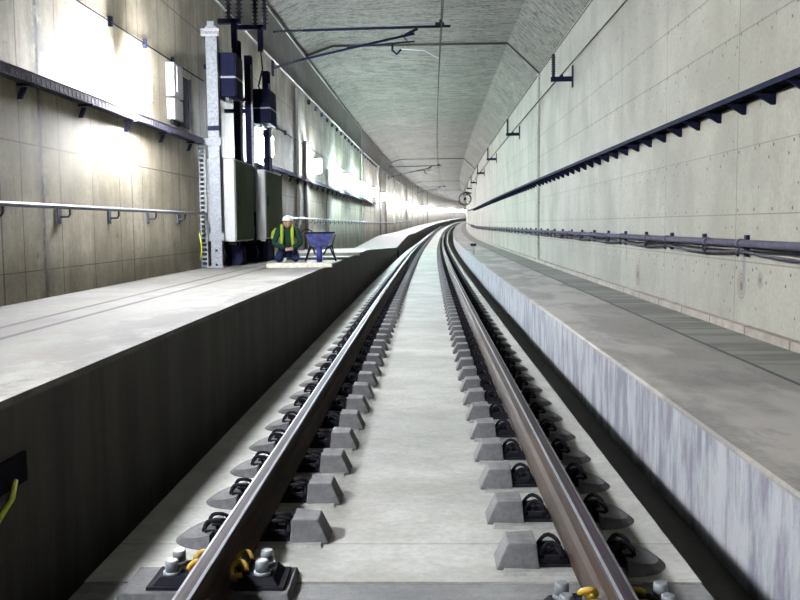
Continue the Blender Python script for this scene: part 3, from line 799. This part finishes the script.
t = thing('wall_pipe', 'lilac grey steel pipe clipped low along the pale wall', 'pipe', P(WR, 4, 1.0)); loc = t.location.copy()
bm = B(); tube(bm, [P(3.49, s, 1.01)-loc for s in rng(4, 140, 2)], .042, 12); obj('pipe_run', bm, M['pipe'], t)
for i in range(60):
    s = 5.5+i*1.54; q = P(WR, s, 1.0)-loc; bm = B()
    box(bm, (q.x-.04, q.y-.035, q.z-.14), (q.x, q.y+.035, q.z+.10)); box(bm, (q.x-.14, q.y-.02, q.z-.045), (q.x-.03, q.y+.02, q.z-.032))
    obj('clip', bm, M['navy_l'], t)
for i in range(16):
    s = 5.1+i*1.54+ .35*(i % 2); bm = B(); tube(bm, [P(3.49, s, 1.01)-loc, P(3.49, s+.09, 1.01)-loc], .052, 12)
    tube(bm, [P(3.47, s+.02, .96)-loc, P(3.44, s+.03, .90)-loc, P(3.48, s+.10, .87)-loc], .014, 6); obj('coupling', bm, M['pipe'], t)
cable('cable', 'grey cable sagging under the lilac grey wall pipe, lower one', 3.49, .93, 4, 90, .018, M['cable_grey'], .5, sag=.055, per=1.54*2)
cable('cable', 'dark cable close beneath the lilac grey wall pipe, upper one', 3.50, .945, 4, 90, .013, M['cable_black'], .5, sag=.02, per=1.54*3)

# small post with box on the low walkway edge far along
t = thing('marker_post', 'small grey marker post with hooded head on the low walkway edge', 'marker post', P(1.82, 37.5, .01))
bm = B(); tube(bm, [(0, 0, 0), (0, 0, .34)], .025, 8); obj('stem', bm, M['galv'], t)
bm = B(); box(bm, (-.13, -.09, .34), (.10, .09, .44)); obj('hood', bm, M['navy_l'], t, bevel=.01)
# white bent marker by the left rail ledge
t = thing('kilometre_marker', 'small white tilted marker strip beside the raised walkway dip', 'marker', P(-1.62, 44, -.71))
bm = B(); hexa(bm, [(-.03,-.03,0),(.03,-.03,0),(.03,.03,0),(-.03,.03,0)], [(.0,-.03,.75),(.06,-.03,.75),(.06,.03,.75),(.0,.03,.75)]); obj('stake', bm, M['navy'], t)
bm = B(); hexa(bm, [(-.2,-.04,.42),(-.02,-.04,.47),(-.02,-.02,.47),(-.2,-.02,.42)], [(.02,-.04,.50),(.28,-.04,.80),(.28,-.02,.80),(.02,-.02,.50)]); obj('strip', bm, M['white'], t)

# jet fans
def jetfan(lab, u, s, v, r, L):
    t = thing('jet_fan', lab, 'fan', P(u, s, v), heading(s))
    bm = B(); N = 32
    for (r0, y0, y1) in ((r, 0, L),):
        ri = r-.07
        pr = [(r, 0), (r, L), (ri, L), (ri, 0)]
        rows = [[bm.verts.new((a*math.cos(2*PI*k/N), y, a*math.sin(2*PI*k/N))) for k in range(N)] for a, y in pr]
        for A, Bq in zip(rows, rows[1:]+rows[:1]):
            for k in range(N): bm.faces.new((A[k], A[(k+1)%N], Bq[(k+1)%N], Bq[k]))
    obj('housing', bm, M['fan'], t)
    bm = B(); tube(bm, [(0, .1, 0), (0, .15, 0), (0, .8, 0)], [.08, r*.25, r*.25], 16); obj('hub', bm, M['fan'], t)
    for k in range(9):
        a = 2*PI*k/9; bm = B(); c, sn = math.cos(a), math.sin(a); a2 = a+.22; c2, s2 = math.cos(a2), math.sin(a2)
        hexa(bm, [(c*r*.22, .25, sn*r*.22), (c*(r-.08), .22, sn*(r-.08)), (c*(r-.08), .24, sn*(r-.08)), (c*r*.22, .27, sn*r*.22)],
                 [(c2*r*.22, .40, s2*r*.22), (c2*(r-.08), .36, s2*(r-.08)), (c2*(r-.08), .38, s2*(r-.08)), (c2*r*.22, .42, s2*r*.22)])
        obj('blade', bm, M['fan_l'], t)
    for q in (.2, .8): bm = B(); box(bm, (r*.3, L*q, r*.9), (WR-u, L*(q+.1), r*.9+.08)); obj('mounting_bracket', bm, M['fan'], t)
jetfan('round jet fan with pale blades fixed against the pale wall', 2.90, 94, 3.75, .66, 2.6)

# ------------------------------------------------------------------ work site: plank, boards, barrow, worker
bm = B(); box(bm, (0, 0, 0), (1.12, .22, .075)); o = obj('plank', bm, M['wood'], bevel=.006); o.location = P(-2.74, 15.25, .543); o.rotation_euler = (0, 0, .02)
tag(o, 'pale thick plank lying on walkway before the kneeling worker', 'plank')
bm = B(); box(bm, (0, 0, 0), (1.3, .25, .05)); o = obj('board', bm, M['darkwood'], bevel=.004); o.location = P(-2.95, 18.75, .543); tag(o, 'dark board on walkway behind the wheelbarrow, nearer one', 'board')
bm = B(); box(bm, (0, 0, 0), (1.6, .3, .07)); o = obj('board', bm, M['darkwood'], bevel=.004); o.location = P(-3.2, 21.2, .543); tag(o, 'dark board on walkway behind the wheelbarrow, farther one', 'board')

t = thing('wheelbarrow', 'scuffed blue wheelbarrow standing beside the kneeling worker', 'wheelbarrow', P(-2.08, 17.45, .543), .08)
bm = B()
def ring(z, x, y0, y1): return [(-x, y0, z), (x, y0, z), (x, y1, z), (-x, y1, z)]
lo_o = ring(.30, .15, -.12, .25); hi_o = ring(.57, .28, -.30, .38)
vo = [bm.verts.new(p) for p in lo_o+hi_o]
vi = [bm.verts.new((p[0]*.94, p[1]*.95+.005, p[2]+(.015 if i < 4 else 0))) for i, p in enumerate(lo_o+hi_o)]
bm.faces.new([vo[i] for i in (3, 2, 1, 0)]); bm.faces.new([vi[i] for i in (0, 1, 2, 3)])
for i in range(4):
    j = (i+1) % 4
    bm.faces.new((vo[i], vo[j], vo[j+4], vo[i+4])); bm.faces.new((vi[j], vi[i], vi[i+4], vi[j+4])); bm.faces.new((vo[i+4], vo[j+4], vi[j+4], vi[i+4]))
tr = obj('tray', bm, M['blue_tray'], t)
bm = B(); h = [Vector(p)+Vector((0, 0, .003)) for p in hi_o]; tube(bm, h+[h[0]], .014, 6); obj('tray_rim', bm, M['black'], tr)
bm = B(); tube(bm, [(0, .0, 0)]*0+[(-.055, -.36, .17), (-.045, -.36, .17), (.045, -.36, .17), (.055, -.36, .17)], [.12, .165, .165, .12], 20)
obj('wheel', bm, M['blue'], t, smooth=False)
for sx in (-1, 1):
    bm = B(); tube(bm, [(sx*.08, -.38, .17), (sx*.13, -.1, .27), (sx*.22, .4, .32), (sx*.27, .95, .52)], .017, 8); obj('handle_tube', bm, M['black'], t)
    bm = B(); tube(bm, [(sx*.18, .15, .30), (sx*.30, .22, .02), (sx*.30, .30, .018), (sx*.22, .42, .31)], .016, 8); obj('leg', bm, M['black'], t)
bm = B(); tube(bm, [(-.24+.1*math.cos(a), -.1, .57+.07*math.sin(a)) for a in [i*PI/8 for i in range(9)]], .012, 6); obj('carry_loop', bm, M['black'], t)

# worker
dg = None
def skinmesh(name, pts, edges, rad, sub=2, rootv=0):
    me = bpy.data.meshes.new(name); me.from_pydata(pts, edges, []); o = bpy.data.objects.new(name, me); C.objects.link(o)
    md = o.modifiers.new('s', 'SKIN'); md.use_smooth_shade = True
    sv = me.skin_vertices[0].data
    for i, r in enumerate(rad): sv[i].radius = (r, r) if not isinstance(r, tuple) else r
    for v in sv: v.use_root = False
    sv[rootv].use_root = True
    s = o.modifiers.new('d', 'SUBSURF'); s.levels = sub; s.render_levels = sub
    bpy.context.view_layer.update()
    ev = o.evaluated_get(bpy.context.evaluated_depsgraph_get())
    m2 = bpy.data.meshes.new_from_object(ev)
    bpy.data.objects.remove(o); return m2
def ico(bm, c, r, sub=3):
    g = bmesh.ops.create_icosphere(bm, subdivisions=sub, radius=1.0)
    for v in g['verts']: v.co = Vector((v.co.x*r[0], v.co.y*r[1], v.co.z*r[2])) + Vector(c)
W = thing('person', 'worker in white helmet and yellow hi-vis vest kneeling on the walkway, head bowed', 'person', P(-2.76, 17.75, .543), .12)
# local: facing -y
J = dict(pel=(0,.16,.24), sp=(0,.08,.40), ch=(0,-.04,.55), nk=(0,-.12,.67), hd=(0,-.18,.74),
         shl=(-.19,-.06,.60), shr=(.19,-.06,.60), ell=(-.27,-.14,.36), elr=(.27,-.16,.37), wrl=(-.03,-.33,.29), wrr=(.12,-.34,.30),
         hpl=(-.10,.15,.22), hpr=(.10,.15,.22), knl=(-.19,-.26,.075), knr=(.17,-.28,.075), anl=(-.15,.18,.06), anr=(.14,.18,.06), tol=(-.15,.32,.04), tor=(.14,.32,.04))
hand = []
pts = list(J.values()); ix = {k: i for i, k in enumerate(J)}
E_ = [('pel','sp'),('sp','ch'),('ch','nk'),('nk','hd'),('ch','shl'),('ch','shr'),('shl','ell'),('shr','elr'),('ell','wrl'),('elr','wrr'),('pel','hpl'),('pel','hpr'),('hpl','knl'),('hpr','knr'),('knl','anl'),('knr','anr'),('anl','tol'),('anr','tor')]
R_ = dict(pel=.12, sp=.11, ch=.125, nk=.055, hd=.055, shl=.062, shr=.062, ell=.042, elr=.042, wrl=.028, wrr=.028, hpl=.085, hpr=.085, knl=.058, knr=.058, anl=.04, anr=.04, tol=.03, tor=.03)
me = skinmesh('b', pts, [(ix[a], ix[b]) for a, b in E_], [R_[k_] for k_ in J])
bm = B(); bm.from_mesh(me)
hc = Vector((0.02, -.215, .775))
ico(bm, hc, (.078, .098, .112)); ico(bm, hc+Vector((0, -.085, -.055)), (.045, .03, .035), 2)
tube(bm, [hc+Vector((0, -.092, .02)), hc+Vector((0, -.115, -.03)), hc+Vector((0, -.10, -.04))], [.010, .016, .010], 8)
for sx in (-1, 1):
    ico(bm, hc+Vector((sx*.078, .0, -.01)), (.014, .022, .032), 2)
    ico(bm, hc+Vector((sx*.032, -.090, .012)), (.015, .010, .011), 2)
for (wk, sx) in (('wrl', 1), ('wrr', -1)):     # palms and curled fingers
    w = Vector(J[wk]); pc = w+Vector((sx*.035, -.045, -.015)); ico(bm, pc, (.042, .045, .022), 2)
    for f in range(4):
        b0 = pc+Vector((-.03+.02*f, -.03, 0)); L = (.038, .045, .042, .032)[f]
        tube(bm, [b0, b0+Vector((0, -L*.8, -.006)), b0+Vector((0, -L*1.2, -.03)), b0+Vector((0, -L*.9, -.05))], [.010, .009, .009, .007], 6)
    tube(bm, [pc+Vector((sx*.03, .01, 0)), pc+Vector((sx*.055, -.02, -.01)), pc+Vector((sx*.05, -.05, -.02))], [.012, .011, .008], 6)
body = obj('body', bm, M['skin'], W, smooth=True)
md = body.modifiers.new('r', 'REMESH'); md.mode = 'VOXEL'; md.voxel_size = .009; md.use_smooth_shade = True
def cloth(name, keys, edges, grow, mat, cut=None):
    kk = list(keys); pp = [J[a] for a in kk]; ii = {a: i for i, a in enumerate(kk)}
    m2 = skinmesh('c', pp, [(ii[a], ii[b]) for a, b in edges], [R_[a]+grow for a in kk])
    o = bpy.data.objects.new(name, m2); C.objects.link(o); o.parent = W
    m2.materials.clear(); m2.materials.append(mat)
    for p in m2.polygons: p.use_smooth = True
    return o
R_['wrl'] = R_['wrr'] = .030
cloth('jacket', ['pel','sp','ch','nk','shl','shr','ell','elr','wrl','wrr'], [('pel','sp'),('sp','ch'),('ch','nk'),('ch','shl'),('ch','shr'),('shl','ell'),('shr','elr'),('ell','wrl'),('elr','wrr')], .018, M['jacket'])
cloth('trousers', ['pel','hpl','hpr','knl','knr','anl','anr'], [('pel','hpl'),('pel','hpr'),('hpl','knl'),('hpr','knr'),('knl','anl'),('knr','anr')], .02, M['trousers'])
for sx in (-1, 1):
    bm = B(); c = []
    tube(bm, [(sx*.10, .055, .705), (sx*.105, -.08, .725), (sx*.10, -.195, .64), (sx*.10, -.215, .52), (sx*.11, -.17, .38), (sx*.12, -.06, .27)], [.02, .032, .034, .034, .034, .034], 8)
    obj('vest_panel', bm, M['hivis'], W, smooth=True)
bm = B(); tube(bm, [(-.22, -.02, .66), (-.262, -.07, .58), (-.285, -.12, .46)], [.028, .05, .04], 8); obj('vest_sleeve', bm, M['hivis'], W, smooth=True)
for sx in (-1, 1):
    bm = B(); ico(bm, (sx*.145, .26, .045), (.052, .12, .045), 3); obj('boot', bm, M['black_rubber'], W, smooth=True)
bm = B()
g = bmesh.ops.create_icosphere(bm, subdivisions=3, radius=1.0)
for v in g['verts']:
    z = max(v.co.z, -.05); v.co = hc+Vector((0, -.0, .045))+Vector((v.co.x*.108, v.co.y*.128, z*.098))
tube(bm, [hc+Vector((.10*math.cos(a), -.10+.07*math.sin(a), .045)) for a in [PI+i*PI/8 for i in range(9)]], .012, 6)
hm = obj('helmet', bm, M['helmet'], W, smooth=True)

# socket box on the walkway face near the camera
t = thing('socket_box', 'small dark recessed socket box low on the walkway face', 'socket box', P(-1.75, 3.46, .165))
bm = B(); box(bm, (-.0, 0, 0), (.02, .32, .13)); obj('box_body', bm, M['black'], t, bevel=.004)
bm = B(); tube(bm, [(.02, .2, .03), (.05, .1, -.02), (.05, -.1, -.10), (.04, -.3, -.2)], .012, 6); obj('cord', bm, M['yellow_cable'], t)

# ------------------------------------------------------------------ world, camera
w = bpy.data.worlds.new('w'); sc.world = w; w.use_nodes = True
w.node_tree.nodes['Background'].inputs[0].default_value = (.8, .9, 1, 1); w.node_tree.nodes['Background'].inputs[1].default_value = .02
cam = bpy.data.objects.new('camera', bpy.data.cameras.new('camera')); C.objects.link(cam); sc.camera = cam
cam.data.sensor_width = 36; cam.data.lens = 40.5; cam.data.clip_end = 1000; cam.data.clip_start = .05
yaw, pit, rol = math.radians(1.62), -math.atan(75/900), .01
cy, sy = math.cos(yaw), math.sin(yaw); f = Vector((-sy, cy, 0)); r = Vector((cy, sy, 0)); u = Vector((0, 0, 1))
f2 = f*math.cos(pit)+u*math.sin(pit); u2 = u*math.cos(pit)-f*math.sin(pit)
r3 = r*math.cos(rol)-u2*math.sin(rol); u3 = u2*math.cos(rol)+r*math.sin(rol)
m = Matrix((r3, u3, -f2)).transposed().to_4x4(); m.translation = Vector((0, 0, 1.25)); cam.matrix_world = m
vs = sc.view_settings; sc.display_settings.display_device = 'sRGB'
vs.view_transform = 'Standard'; vs.look = 'None'; vs.gamma = 1.0; vs.use_curve_mapping = False; vs.exposure = 0.0
